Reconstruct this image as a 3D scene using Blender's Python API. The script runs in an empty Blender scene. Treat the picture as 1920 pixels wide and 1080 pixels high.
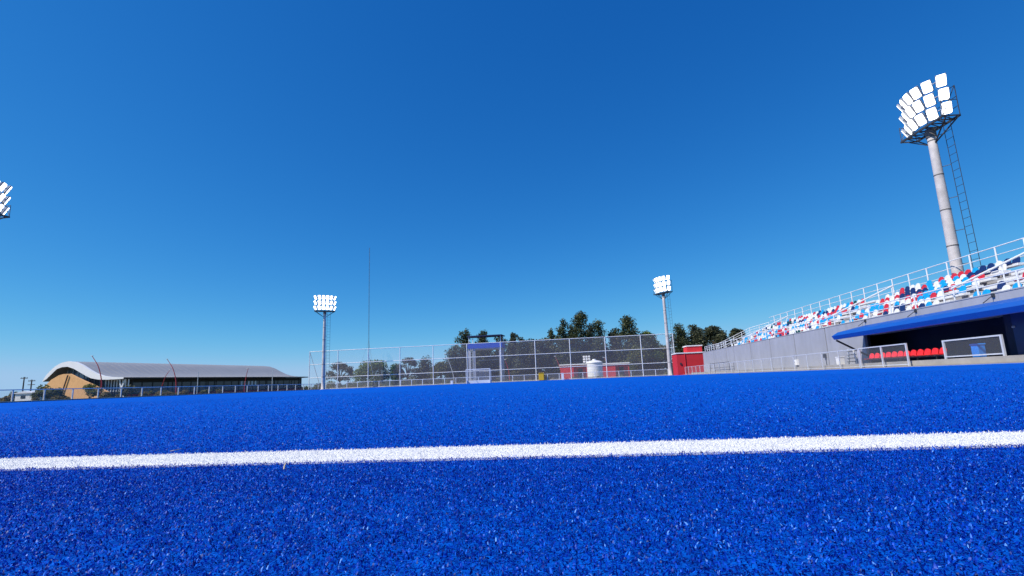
import bpy, math, random
import numpy as np
from mathutils import Matrix, Vector
random.seed(7)
RNG = np.random.default_rng(11)
scene = bpy.context.scene
col = scene.collection
R = math.radians

# ------------------------------------------------------------------ camera
cd = bpy.data.cameras.new('camera')
cam = bpy.data.objects.new('camera', cd)
col.objects.link(cam)
cd.sensor_width = 36.0
cd.lens = 16.875
cd.shift_y = 0.0141
cd.clip_start = 0.01
cd.clip_end = 5000
YAW, PITCH, ROLL = R(6.7), math.atan(148 / 900), R(2.32)
fw = Vector((-math.sin(YAW) * math.cos(PITCH), math.cos(YAW) * math.cos(PITCH), math.sin(PITCH)))
rt0 = Vector((math.cos(YAW), math.sin(YAW), 0))
up0 = rt0.cross(fw)
rt = rt0 * math.cos(ROLL) - up0 * math.sin(ROLL)
up = rt0 * math.sin(ROLL) + up0 * math.cos(ROLL)
m = Matrix((rt, up, -fw)).transposed().to_4x4()
m.translation = (0, 0, 0.066)
cam.matrix_world = m
scene.camera = cam

# ------------------------------------------------------------------ light
SUN_AZ = Vector((-0.86, -0.50)).normalized()      # horizontal direction towards the sun
SUN_EL = R(48)
w = bpy.data.worlds.new('World')
scene.world = w
w.use_nodes = True
nt = w.node_tree
bg = nt.nodes['Background']
sky = nt.nodes.new('ShaderNodeTexSky')
sky.sky_type = 'NISHITA'
sky.sun_disc = False
sky.sun_elevation = SUN_EL
sky.sun_rotation = math.atan2(SUN_AZ.x, SUN_AZ.y)
sky.altitude = 0
sky.air_density = 0.7
sky.dust_density = 0.0
sky.ozone_density = 6.0
# the camera's vivid rendering of a clear sky: one tone curve per channel, the same over the whole sky
sp = nt.nodes.new('ShaderNodeSeparateColor')
cb = nt.nodes.new('ShaderNodeCombineColor')
nt.links.new(sky.outputs[0], sp.inputs[0])
for ch, (pw, k, cap) in enumerate(((1.75, .265, 2.9), (.95, 1.03, 4.7), (.6, 2.36, 7.0))):
    a = nt.nodes.new('ShaderNodeMath'); a.operation = 'POWER'; a.inputs[1].default_value = pw
    b = nt.nodes.new('ShaderNodeMath'); b.operation = 'MULTIPLY'; b.inputs[1].default_value = k
    nt.links.new(sp.outputs[ch], a.inputs[0]); nt.links.new(a.outputs[0], b.inputs[0])
    c = nt.nodes.new('ShaderNodeMath'); c.operation = 'SMOOTH_MIN'; c.inputs[1].default_value = cap; c.inputs[2].default_value = cap*.4
    nt.links.new(b.outputs[0], c.inputs[0]); nt.links.new(c.outputs[0], cb.inputs[ch])
nt.links.new(cb.outputs[0], bg.inputs['Color'])
bg.inputs['Strength'].default_value = 0.12
sl = bpy.data.lights.new('sun', 'SUN')
sl.energy = 5.0
sl.angle = R(0.53)
sl.color = (1.0, 0.93, 0.82)
so = bpy.data.objects.new('sun', sl)
col.objects.link(so)
sdir = Vector((SUN_AZ.x * math.cos(SUN_EL), SUN_AZ.y * math.cos(SUN_EL), math.sin(SUN_EL)))
so.rotation_euler = (-sdir).to_track_quat('-Z', 'Y').to_euler()
so.location = (-60, -20, 60)
vs = scene.view_settings
vs.view_transform = 'Standard'
vs.look = 'None'
vs.exposure = 0.0
vs.gamma = 1.0
vs.use_curve_mapping = False
scene.render.engine = 'CYCLES'

# ------------------------------------------------------------------ helpers
class MB:
    """collects shapes for ONE mesh"""
    def __init__(s): s.v, s.f = [], []
    def add(s, vs_, fs):
        n = len(s.v); s.v += [tuple(p) for p in vs_]; s.f += [tuple(i + n for i in f) for f in fs]; return s
    def box(s, a, b):
        x0, y0, z0 = a; x1, y1, z1 = b
        return s.add([(x0,y0,z0),(x1,y0,z0),(x1,y1,z0),(x0,y1,z0),(x0,y0,z1),(x1,y0,z1),(x1,y1,z1),(x0,y1,z1)],
              [(0,3,2,1),(4,5,6,7),(0,1,5,4),(1,2,6,5),(2,3,7,6),(3,0,4,7)])
    def tube(s, p0, p1, r, n=8, r2=None, caps=True):
        p0, p1 = Vector(p0), Vector(p1); d = (p1 - p0).normalized()
        a = d.orthogonal().normalized(); b = d.cross(a); r2 = r if r2 is None else r2
        vs_, fs = [], []
        for i in range(n):
            t = 2 * math.pi * i / n; o = a * math.cos(t) + b * math.sin(t)
            vs_ += [p0 + o * r, p1 + o * r2]
        for i in range(n):
            j = (i + 1) % n; fs.append((2*i, 2*j, 2*j+1, 2*i+1))
        if caps: fs += [tuple(2*i for i in range(n))[::-1], tuple(2*i+1 for i in range(n))]
        return s.add(vs_, fs)
    def bar(s, p0, p1, w_, h_=None):
        """box section from p0 to p1"""
        p0, p1 = Vector(p0), Vector(p1); d = (p1 - p0).normalized(); h_ = h_ or w_
        up_ = Vector((0,0,1)) if abs(d.z) < .95 else Vector((0,1,0))
        a = d.cross(up_).normalized() * w_ / 2; b = a.cross(d).normalized() * h_ / 2
        vs_ = [p0-a-b, p0+a-b, p0+a+b, p0-a+b, p1-a-b, p1+a-b, p1+a+b, p1-a+b]
        return s.add(vs_, [(0,3,2,1),(4,5,6,7),(0,1,5,4),(1,2,6,5),(2,3,7,6),(3,0,4,7)])
    def path(s, pts, r, n=8):
        for i in range(len(pts) - 1): s.tube(pts[i], pts[i+1], r if not isinstance(r, (list, tuple)) else r[i], n, None if not isinstance(r, (list, tuple)) else r[i+1])
        return s
    def prism(s, pts, d):
        """polygon pts (3d) extruded by vector d"""
        n = len(pts); d = Vector(d); vs_ = [Vector(p) for p in pts] + [Vector(p) + d for p in pts]
        fs = [tuple(range(n))[::-1], tuple(range(n, 2*n))] + [(i, (i+1) % n, n + (i+1) % n, n + i) for i in range(n)]
        return s.add(vs_, fs)
    def lathe(s, prof, n=24, c=(0,0)):
        vs_, fs = [], []
        for r, z in prof:
            for i in range(n):
                t = 2*math.pi*i/n; vs_.append((c[0]+r*math.cos(t), c[1]+r*math.sin(t), z))
        for k in range(len(prof)-1):
            for i in range(n):
                j = (i+1) % n; fs.append((k*n+i, k*n+j, (k+1)*n+j, (k+1)*n+i))
        return s.add(vs_, fs)
    def mesh(s, name='mesh', smooth=False, bevel=0):
        me = bpy.data.meshes.new(name); me.from_pydata(s.v, [], s.f)
        import bmesh
        bm = bmesh.new(); bm.from_mesh(me)
        bmesh.ops.recalc_face_normals(bm, faces=bm.faces)
        if bevel: bmesh.ops.bevel(bm, geom=bm.edges[:], offset=bevel, segments=1, affect='EDGES')
        bm.to_mesh(me); bm.free()
        if smooth: me.shade_smooth()
        me.update(); return me

def obj(name, me, mat_, parent=None, loc=(0,0,0), rz=0, scale=None):
    if isinstance(me, MB): me = me.mesh(name)
    if mat_ is not None and len(me.materials) == 0: me.materials.append(mat_)
    o = bpy.data.objects.new(name, me); col.objects.link(o)
    if parent is not None: o.parent = parent
    o.location = loc; o.rotation_euler = (0,0,rz)
    if scale: o.scale = scale
    if mat_ is not None and me.materials[0] != mat_:
        o.material_slots[0].link = 'OBJECT'; o.material_slots[0].material = mat_
    return o
def tag(o, label=None, cat=None, group=None, kind=None):
    if label: o['label'] = label
    if cat: o['category'] = cat
    if group: o['group'] = group
    if kind: o['kind'] = kind
    return o
def thing(name, label, cat, loc=(0,0,0), rz=0, group=None):
    o = bpy.data.objects.new(name, None); col.objects.link(o)
    o.empty_display_size = .3
    o.location = loc; o.rotation_euler = (0,0,rz)
    return tag(o, label, cat, group)

# ------------------------------------------------------------------ materials
def mat(name, c, rough=.6, metal=0.0, var=0.0, scale=3.0, bump=0.0, bscale=None, spec=.5, c2=None, dirt=None):
    """colour with noise mottling (var: lightness spread; c2: second colour), optional relief"""
    mt = bpy.data.materials.new(name); mt.use_nodes = True
    n = mt.node_tree; p = n.nodes['Principled BSDF']
    p.inputs['Roughness'].default_value = rough; p.inputs['Metallic'].default_value = metal
    p.inputs['Specular IOR Level'].default_value = spec
    if var == 0 and c2 is None:
        p.inputs['Base Color'].default_value = (*c, 1)
    else:
        tc = n.nodes.new('ShaderNodeTexCoord'); nz = n.nodes.new('ShaderNodeTexNoise')
        nz.inputs['Scale'].default_value = scale; nz.inputs['Detail'].default_value = 6; nz.inputs['Roughness'].default_value = .65
        n.links.new(tc.outputs['Object'], nz.inputs['Vector'])
        cr = n.nodes.new('ShaderNodeValToRGB')
        a = tuple(x * (1 - var) for x in c); b = c2 if c2 else tuple(min(1, x * (1 + var)) for x in c)
        cr.color_ramp.elements[0].position = .32; cr.color_ramp.elements[0].color = (*a, 1)
        cr.color_ramp.elements[1].position = .68; cr.color_ramp.elements[1].color = (*b, 1)
        n.links.new(nz.outputs['Fac'], cr.inputs['Fac']); n.links.new(cr.outputs['Color'], p.inputs['Base Color'])
        if bump:
            nb = n.nodes.new('ShaderNodeTexNoise'); nb.inputs['Scale'].default_value = bscale or scale * 8; nb.inputs['Detail'].default_value = 4
            n.links.new(tc.outputs['Object'], nb.inputs['Vector'])
            bp = n.nodes.new('ShaderNodeBump'); bp.inputs['Strength'].default_value = bump; bp.inputs['Distance'].default_value = .02
            n.links.new(nb.outputs['Fac'], bp.inputs['Height']); n.links.new(bp.outputs['Normal'], p.inputs['Normal'])
    return mt
def emis(name, c, s):
    mt = bpy.data.materials.new(name); mt.use_nodes = True
    p = mt.node_tree.nodes['Principled BSDF']; p.inputs['Base Color'].default_value = (.8,.8,.8,1)
    p.inputs['Emission Color'].default_value = (*c,1); p.inputs['Emission Strength'].default_value = s
    return mt
def island(name, stops, rough=.5, spec=.5, trans=0.0, tint=(1,1,1)):
    """one of several colours for every leaf or fibre"""
    mt = bpy.data.materials.new(name); mt.use_nodes = True
    n = mt.node_tree; p = n.nodes['Principled BSDF']; g = n.nodes.new('ShaderNodeNewGeometry'); cr = n.nodes.new('ShaderNodeValToRGB')
    e = cr.color_ramp.elements
    while len(e) < len(stops): e.new(.5)
    for i, (pos, c) in enumerate(stops): e[i].position = pos; e[i].color = (*c, 1)
    n.links.new(g.outputs['Random Per Island'], cr.inputs['Fac']); n.links.new(cr.outputs['Color'], p.inputs['Base Color'])
    p.inputs['Roughness'].default_value = rough; p.inputs['Specular IOR Level'].default_value = spec
    p.inputs['Specular Tint'].default_value = (*tint, 1)
    if trans:
        t = n.nodes.new('ShaderNodeBsdfTranslucent'); mx = n.nodes.new('ShaderNodeMixShader'); mx.inputs[0].default_value = trans
        n.links.new(cr.outputs['Color'], t.inputs['Color']); n.links.new(p.outputs[0], mx.inputs[1]); n.links.new(t.outputs[0], mx.inputs[2])
        n.links.new(mx.outputs[0], n.nodes['Material Output'].inputs['Surface'])
    return mt
def netting(name, c, cover):
    """fine wire mesh whose wires are far thinner than a pixel: part wire, part gap"""
    mt = bpy.data.materials.new(name); mt.use_nodes = True
    n = mt.node_tree; p = n.nodes['Principled BSDF']; p.inputs['Base Color'].default_value = (*c,1); p.inputs['Roughness'].default_value = .5
    t = n.nodes.new('ShaderNodeBsdfTransparent'); mx = n.nodes.new('ShaderNodeMixShader'); mx.inputs[0].default_value = cover
    n.links.new(t.outputs[0], mx.inputs[1]); n.links.new(p.outputs[0], mx.inputs[2]); n.links.new(mx.outputs[0], n.nodes['Material Output'].inputs['Surface'])
    return mt

M = {}
M['galv'] = mat('galvanised', (.66,.67,.69), .45, .12, .10, 4)
M['white_steel'] = mat('white_steel', (.78,.79,.80), .4, 0, .06, 3)
M['dark_steel'] = mat('dark_steel', (.05,.055,.065), .5, .3, .2, 5)
M['antenna'] = mat('antenna_steel', (.17,.19,.23), .5, .2, .1, 2)
M['concrete_mast'] = mat('mast_concrete', (.55,.51,.49), .8, 0, .18, 1.6, .15, 30)
M['ring'] = mat('joint_ring', (.12,.11,.10), .7, 0, .3, 6)
M['lens'] = emis('lamp_lens', (1,.99,.97), 4.0)
M['lamp_body'] = mat('lamp_body', (.35,.36,.38), .4, .5, .1, 5)
M['wall_grey'] = mat('wall_grey', (.355,.365,.41), .85, 0, .07, .5, .12, 14)
wn = M['wall_grey'].node_tree
wp_ = wn.nodes['Principled BSDF']; src_ = wp_.inputs['Base Color'].links[0].from_socket
tc_ = wn.nodes.new('ShaderNodeTexCoord'); mp_ = wn.nodes.new('ShaderNodeMapping'); mp_.inputs['Scale'].default_value = (1,.8,.18)
ns_ = wn.nodes.new('ShaderNodeTexNoise'); ns_.inputs['Scale'].default_value = 2.2; ns_.inputs['Detail'].default_value = 5
rp_ = wn.nodes.new('ShaderNodeValToRGB'); rp_.color_ramp.elements[0].position = .35; rp_.color_ramp.elements[0].color = (.80,.79,.77,1); rp_.color_ramp.elements[1].position = .58; rp_.color_ramp.elements[1].color = (1,1,1,1)
mx_ = wn.nodes.new('ShaderNodeMix'); mx_.data_type = 'RGBA'; mx_.blend_type = 'MULTIPLY'; mx_.inputs[0].default_value = .45
wn.links.new(tc_.outputs['Object'], mp_.inputs[0]); wn.links.new(mp_.outputs[0], ns_.inputs['Vector']); wn.links.new(ns_.outputs['Fac'], rp_.inputs[0])
wn.links.new(src_, mx_.inputs[6]); wn.links.new(rp_.outputs[0], mx_.inputs[7]); wn.links.new(mx_.outputs[2], wp_.inputs['Base Color'])
M['joint'] = mat('joint_dark', (.025,.025,.03), .9, 0, .2, 4)
M['concrete'] = mat('concrete', (.40,.37,.33), .9, 0, .16, 1.2, .25, 18)
M['step'] = mat('step_concrete', (.36,.36,.38), .9, 0, .12, 1.0, .2, 16)
M['bench_white'] = mat('bench_white', (.74,.74,.74), .6, 0, .08, 2)
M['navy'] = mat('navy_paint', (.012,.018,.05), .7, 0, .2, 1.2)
M['canopy'] = mat('canopy_blue', (.003,.088,.42), .5, 0, .08, .8)
M['seat_white'] = mat('seat_white', (.80,.80,.80), .35, 0, .04, 3)
M['seat_red'] = mat('seat_red', (.62,.025,.04), .35, 0, .08, 3)
M['seat_cyan'] = mat('seat_cyan', (.01,.36,.72), .35, 0, .08, 3)
M['seat_navy'] = mat('seat_navy', (.012,.03,.13), .35, 0, .1, 3)
M['seat_green'] = mat('seat_green', (.01,.07,.06), .35, 0, .1, 3)
M['bench_red'] = mat('bench_red', (.92,.03,.03), .35, 0, .06, 3)
M['red_wall'] = mat('red_paint', (.62,.02,.03), .75, 0, .1, .8, .1, 12)
M['white_paint'] = mat('white_paint', (.82,.81,.80), .7, 0, .06, 1.5)
M['tank'] = mat('tank_plastic', (.80,.80,.80), .45, 0, .04, 1)
M['yellow'] = mat('yellow_plastic', (.75,.45,.02), .5, 0, .06, 2)
M['blue_bin'] = mat('blue_plastic', (.015,.22,.72), .4, 0, .08, 2)
M['tower_blue'] = mat('tower_blue', (.004,.060,.42), .5, 0, .08, 1)
M['tower_roof'] = mat('tower_roof', (.015,.03,.09), .6, 0, .2, 1)
M['tower_col'] = mat('tower_column', (.42,.42,.46), .6, .1, .1, 1)
M['netting'] = netting('ball_stop_netting', (.62,.60,.66), .065)
M['mesh'] = netting('chain_link', (.45,.46,.48), .075)
M['goal_net'] = netting('goal_netting', (.8,.8,.8), .09)
M['roof'] = mat('roof_metal', (.34,.345,.36), .5, .1, .05, .3)
M['fascia'] = mat('fascia_white', (.80,.81,.84), .5, 0, .04, .5)
M['soffit'] = mat('soffit', (.16,.17,.19), .8, 0, .1, .5)
M['ochre'] = mat('ochre_brick', (.70,.39,.17), .85, 0, .10, 1.5, .2, 8)
M['glass'] = mat('glazing', (.10,.15,.19), .12, 0, .25, .25, spec=.8)
M['dark_glass'] = mat('dark_glazing', (.02,.025,.03), .15, 0, .3, .2, spec=.7)
M['facade'] = mat('facade_dark', (.022,.023,.022), .7, 0, .25, .4)
M['red_pole'] = mat('red_pole', (.42,.035,.045), .5, .0, .1, 2)
M['wood_pole'] = mat('timber_pole', (.09,.075,.065), .9, 0, .2, 2)
M['bark'] = mat('bark', (.10,.075,.055), .95, 0, .3, 3, .4, 20)
M['ground'] = mat('dry_ground', (.20,.155,.095), .95, 0, .25, .08, .3, 3, c2=(.12,.13,.055))
M['straw'] = island('dry_grass_blades', [(0,(.16,.13,.06)),(.5,(.30,.22,.10)),(1,(.20,.19,.07))], .8, .2, .2)
M['apron'] = mat('edge_concrete', (.36,.33,.29), .9, 0, .18, 1.4, .25, 16)
M['kerb_dark'] = mat('edge_strip_dark', (.035,.037,.042), .8, 0, .2, 1.5)
M['litter'] = mat('dry_twig', (.58,.47,.30), .9, 0, .2, 60)
LEAF = {
 'shrub': island('shrub_leaves', [(0,(.06,.08,.022)),(.5,(.13,.16,.048)),(1,(.27,.25,.10))], .7, .3, .35),
 'pine': island('pine_needles', [(0,(.016,.028,.018)),(.45,(.050,.074,.036)),(.8,(.10,.12,.05)),(1,(.16,.16,.07))], .6, .3, .22),
 'dark': island('dark_leaves', [(0,(.022,.032,.022)),(.5,(.064,.080,.046)),(1,(.15,.15,.075))], .6, .3, .22),
 'green': island('green_leaves', [(0,(.06,.11,.025)),(.5,(.13,.20,.045)),(1,(.25,.30,.09))], .55, .35, .38),
 'grey': island('grey_twigs', [(0,(.07,.075,.065)),(.5,(.12,.125,.10)),(1,(.19,.185,.14))], .8, .2, .3),
 'olive': island('olive_leaves', [(0,(.045,.06,.016)),(.5,(.10,.125,.036)),(1,(.20,.19,.07))], .7, .3, .32),
}

# turf sheet: blue carpet with the fibres' mottling and relief
tm = bpy.data.materials.new('blue_turf'); tm.use_nodes = True
n = tm.node_tree; p = n.nodes['Principled BSDF']
tc = n.nodes.new('ShaderNodeTexCoord')
n1 = n.nodes.new('ShaderNodeTexNoise'); n1.inputs['Scale'].default_value = 90; n1.inputs['Detail'].default_value = 3
n2 = n.nodes.new('ShaderNodeTexNoise'); n2.inputs['Scale'].default_value = .35; n2.inputs['Detail'].default_value = 5
n.links.new(tc.outputs['Object'], n1.inputs['Vector']); n.links.new(tc.outputs['Object'], n2.inputs['Vector'])
cr = n.nodes.new('ShaderNodeValToRGB'); cr.color_ramp.elements[0].position = .3; cr.color_ramp.elements[0].color = (.0003,.056,.37,1)
cr.color_ramp.elements[1].position = .72; cr.color_ramp.elements[1].color = (.0006,.128,.67,1)
ad = n.nodes.new('ShaderNodeMath'); ad.operation = 'MULTIPLY_ADD'; ad.inputs[1].default_value = .25
n.links.new(n2.outputs['Fac'], ad.inputs[0]); 
sb = n.nodes.new('ShaderNodeMath'); sb.operation = 'MULTIPLY'; sb.inputs[1].default_value = .76
n.links.new(n1.outputs['Fac'], sb.inputs[0]); n.links.new(sb.outputs[0], ad.inputs[2])
n.links.new(ad.outputs[0], cr.inputs['Fac']); n.links.new(cr.outputs['Color'], p.inputs['Base Color'])
p.inputs['Roughness'].default_value = .9; p.inputs['Specular IOR Level'].default_value = .04
bp = n.nodes.new('ShaderNodeBump'); bp.inputs['Strength'].default_value = .6; bp.inputs['Distance'].default_value = .01
n.links.new(n1.outputs['Fac'], bp.inputs['Height']); n.links.new(bp.outputs['Normal'], p.inputs['Normal'])
M['turf'] = tm
M['fibre_blue'] = island('turf_fibre_blue', [(0,(.0003,.005,.11)),(.45,(.0004,.024,.34)),(.85,(.0007,.068,.60)),(.97,(.010,.16,.78)),(1,(.18,.44,.90))], .42, .28, .12, (.45,.7,1))  # palest fibres are painted glints, darkest ones painted shade of the gaps
M['fibre_white'] = island('turf_fibre_white', [(0,(.72,.72,.74)),(.5,(.82,.82,.83)),(1,(.88,.88,.88))], .5, .4, .25)
M['line'] = mat('line_white', (.80,.80,.80), .8, 0, .05, 40)

# ------------------------------------------------------------------ the setting
tag(obj('ground', MB().add([(-900,-300,-.03),(900,-300,-.03),(900,1500,-.03),(-900,1500,-.03)], [(0,1,2,3)]), M['ground']), kind='structure')
tag(obj('pitch', MB().box((-42.4,-14,-.025),(15.25,80.6,0.005)), M['turf']), kind='structure')
# concrete edge round the carpet
tag(obj('pitch_edge', MB().box((-43.6,80.62,-.025),(15.2,82.6,.05)), M['apron']), kind='structure')
tag(obj('edge_strip', MB().box((-42.75,-14,-.025),(-42.42,80.6,.06)), M['kerb_dark']), kind='structure')
tag(obj('terrace', MB().box((15.62,8,-.025),(23.5,66.5,.27)), M['concrete']), kind='structure')
tag(obj('walkway', MB().box((15.27,8,-.025),(15.60,70,.035)), M['apron']), kind='structure')

# painted lines (woven in white): far ones as sheets
LY0, LW = 0.393, 0.069
gx = -14.2
tag(obj('pitch_line', MB().prism([(-41.6,LY0-.5,.0052),(13.3,LY0+.16,.0052),(13.3,LY0+LW+.16,.0052),(-41.6,LY0+LW-.5,.0052)],(0,0,.0018)), M['line']), kind='structure')
tag(obj('pitch_line', MB().box((-41.6,72.5,.0052),(13.3,72.575,.008)), M['line']), kind='structure')
tag(obj('pitch_line', MB().box((13.3,-14,.0052),(13.375,72.5,.008)), M['line']), kind='structure')
tag(obj('pitch_line', MB().box((-41.675,-14,.0052),(-41.6,72.5,.008)), M['line']), kind='structure')

# turf fibres: real curled ribbons, thinning out with distance
def fibres(name, pts, scale, mt, label, cat):
    N = len(pts)
    L_ = RNG.uniform(.0009,.0021,N) * scale**.8; wd = RNG.uniform(.00036,.00072,N) * scale
    az = RNG.uniform(0,2*np.pi,N); lean = RNG.uniform(.15,1.2,N); curl = RNG.uniform(.2,2.2,N)
    d = np.stack([np.cos(az),np.sin(az),np.zeros(N)],1)
    tw = az + np.pi/2 + RNG.uniform(-.7,.7,N)
    wv = np.stack([np.cos(tw),np.sin(tw),RNG.uniform(-.3,.3,N)],1)
    rows = [pts]
    ang = lean.copy(); cur = pts.copy(); seg = 2
    for k in range(seg):
        cur = cur + (d*np.sin(ang)[:,None] + np.array([0,0,1.])*np.cos(ang)[:,None]) * (L_/seg)[:,None]
        ang = ang + curl/seg
        rows.append(cur)
    V = np.empty((N,5,3))                      # two edges, two edges, one tip: a quad and a triangle per fibre
    for k in range(2):
        ww = (wd * (1 - .1*k))[:,None] / 2
        V[:,2*k] = rows[k] - wv*ww; V[:,2*k+1] = rows[k] + wv*ww
    V[:,4] = rows[2]
    V[:,:,2] = np.maximum(V[:,:,2] + RNG.uniform(.0045,.0078,N)[:,None], .0055)
    base = np.arange(N)[:,None] * 5
    F_ = (base + np.array([0,1,3,2,2,3,4])).reshape(-1)
    me = bpy.data.meshes.new(name); me.vertices.add(N*5); me.vertices.foreach_set('co', V.reshape(-1))
    me.loops.add(len(F_)); me.loops.foreach_set('vertex_index', F_.astype(np.int32))
    me.polygons.add(2*N); me.polygons.foreach_set('loop_start', (np.arange(N)[:,None]*7 + np.array([0,4])).reshape(-1).astype(np.int32))
    me.update(); me.validate()
    return tag(obj(name, me, mt), label, cat, kind='stuff')
def scatter(y0,y1,dens,hw):
    pts, sc = [], []
    ys = np.geomspace(y0,y1,60)
    for a,b in zip(ys[:-1],ys[1:]):
        y = (a+b)/2; half = hw(y); k = int(dens(y)*2*half*(b-a))
        q = np.stack([RNG.uniform(-half,half,k)-y*.1, RNG.uniform(a,b,k), np.zeros(k)],1)
        pts.append(q); sc.append(np.full(k, max(1.0, (y/.35)**.62)))
    return np.concatenate(pts), np.concatenate(sc)
pts, sc = scatter(.10, 5.0, lambda y: min(1000000, 36000/y**3), lambda y: 1.1*y+.30)
# the carpet goes on to both sides, a little coarser
p2, s2 = scatter(.10, 2.2, lambda y: min(150000, 7000/y**3), lambda y: 1.1*y+1.6)
out = np.abs(p2[:,0]+p2[:,1]*.1) > 1.1*p2[:,1]+.28
pts = np.concatenate([pts, p2[out]]); sc = np.concatenate([sc, s2[out]*1.9])
edge = RNG.normal(0,.0004,len(pts))
ly = pts[:,1] + edge - .012*pts[:,0]           # the line is laid a hair off square
onl = (ly > LY0) & (ly < LY0+LW)
fibres('turf_fibre', pts[~onl], sc[~onl], M['fibre_blue'], 'short curled blue turf fibres in the foreground', 'turf')
wp, ws = scatter(LY0, LY0+LW, lambda y: 1000000, lambda y: .85)
w2, ws2 = scatter(LY0, LY0+LW, lambda y: 230000, lambda y: 2.2)
k2 = np.abs(w2[:,0]+.043) > .83
wp = np.concatenate([wp, w2[k2]]); ws = np.concatenate([ws, ws2[k2]*1.9])
wp[:,1] += RNG.normal(0,.0004,len(wp)) + .012*wp[:,0]
fibres('line_fibre', wp, ws, M['fibre_white'], 'white turf fibres of the line across the foreground', 'turf')
# two bits of litter on the carpet
tag(obj('twig', MB().path([(-.2195,.353,.0075),(-.2205,.355,.0095),(-.2212,.358,.0115)], [.0006,.0006,.0004], 6), M['litter']), 'tiny dry straw standing in the blue turf just before the white line', 'twig')
tag(obj('dry_leaf', MB().prism([(-.418,.468,.0088),(-.411,.470,.0095),(-.406,.469,.0108),(-.412,.4665,.0098)],(0,0,.0004)), M['litter']), 'small dry leaf fragment on the turf at the far edge of the white line', 'leaf')

# ------------------------------------------------------------------ grandstand
WX = 17.2
PT_ = 2.80
ys_j = [12.0, 16.6, 21.3]
tl = thing('grandstand', 'concrete grandstand with grey panel wall and rows of coloured seats', 'grandstand', (0,0,0))
# wall panels with open joints, dark backing behind them
for a, b, z0 in [(30.55,34.9,.27),(34.9,39.55,.27),(39.55,44.2,.27),(44.2,48.9,.27),(48.9,53.7,.27),(53.7,56.3,.27),(56.3,61.2,.27),(61.2,66,.27)]:
    obj('wall_panel', MB().box((WX,a+.055,z0),(WX+.16,b-.055,PT_)).mesh('wall_panel', bevel=.012), M['wall_grey'], tl)
for a, b in [(25.9,30.55),(21.3,25.9),(16.6,21.3),(12,16.6)]:
    obj('wall_panel', MB().box((WX,a+.004,2.1),(WX+.16,b-.004,PT_)).mesh('wall_panel', bevel=.003), M['wall_grey'], tl)
obj('wall_backing', MB().box((WX+.165,30.56,.27),(WX+.30,66,PT_-.03)), M['joint'], tl)
obj('wall_backing', MB().box((WX+.165,12,2.1),(WX+.30,30.55,PT_-.03)), M['joint'], tl)
obj('coping', MB().box((WX-.02,12,PT_+.003),(WX+.32,66,PT_+.05)), M['wall_grey'], tl)
# dugout room under the stand
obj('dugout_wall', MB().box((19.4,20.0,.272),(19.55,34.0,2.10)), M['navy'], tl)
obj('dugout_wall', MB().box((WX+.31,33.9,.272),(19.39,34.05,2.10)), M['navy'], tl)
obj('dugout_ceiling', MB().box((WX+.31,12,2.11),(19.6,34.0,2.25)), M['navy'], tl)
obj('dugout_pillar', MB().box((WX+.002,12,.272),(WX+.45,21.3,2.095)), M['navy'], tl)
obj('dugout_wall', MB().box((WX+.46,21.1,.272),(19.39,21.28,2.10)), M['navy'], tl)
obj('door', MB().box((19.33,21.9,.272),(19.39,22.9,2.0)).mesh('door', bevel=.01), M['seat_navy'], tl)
obj('door_frame', MB().box((WX-.012,20.0,.30),(WX,20.95,1.95)), M['seat_navy'], tl)
obj('wall_light', MB().lathe([(0,0),(.05,0),(.06,.03),(.04,.07),(0,.08)], 12).mesh(smooth=True), M['galv'], tl, (WX-.02,20.9,1.35))
# tiers
NR = 7
tx = lambda i: 17.52 + .655*i
tz = lambda i: 2.42 + .327*i
for i in range(NR):
    obj('step', MB().box((tx(i),12,tz(i)-.5),(tx(i)+.65,57,tz(i))).mesh(bevel=.01), M['step'], tl)
    for a, b in [(12,23.9),(25.4,35.1),(36.6,51.6),(53.0,57)]:
        obj('bench_plank', MB().box((tx(i)+.18,a,tz(i)+.24),(tx(i)+.50,b,tz(i)+.36)).mesh(bevel=.01), M['bench_white'], tl)
obj('back_deck', MB().box((tx(NR)+.0,12,tz(NR)-.6),(22.7,57,tz(NR)-.25)), M['step'], tl)
obj('back_wall', MB().box((22.55,12,.27),(22.7,57,tz(NR)-.61)), M['wall_grey'], tl)
obj('end_wall', MB().prism([(WX+.33,57.0,.27),(22.5,57.0,.27),(22.5,57.0,4.4),(17.6,57.0,2.4),(WX+.33,57.0,2.4)],(0,.15,0)), M['wall_grey'], tl)
obj('landing', MB().box((WX+.33,57.16,2.2),(20.6,66,2.42)), M['step'], tl)
for y0 in (24.65, 35.85, 52.3):        # aisle steps
    for i in range(NR):
        obj('aisle_step', MB().box((tx(i)+.33,y0-.6,tz(i)+.002),(tx(i)+.648,y0+.6,tz(i)+.165)), M['bench_white'], tl)
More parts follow.
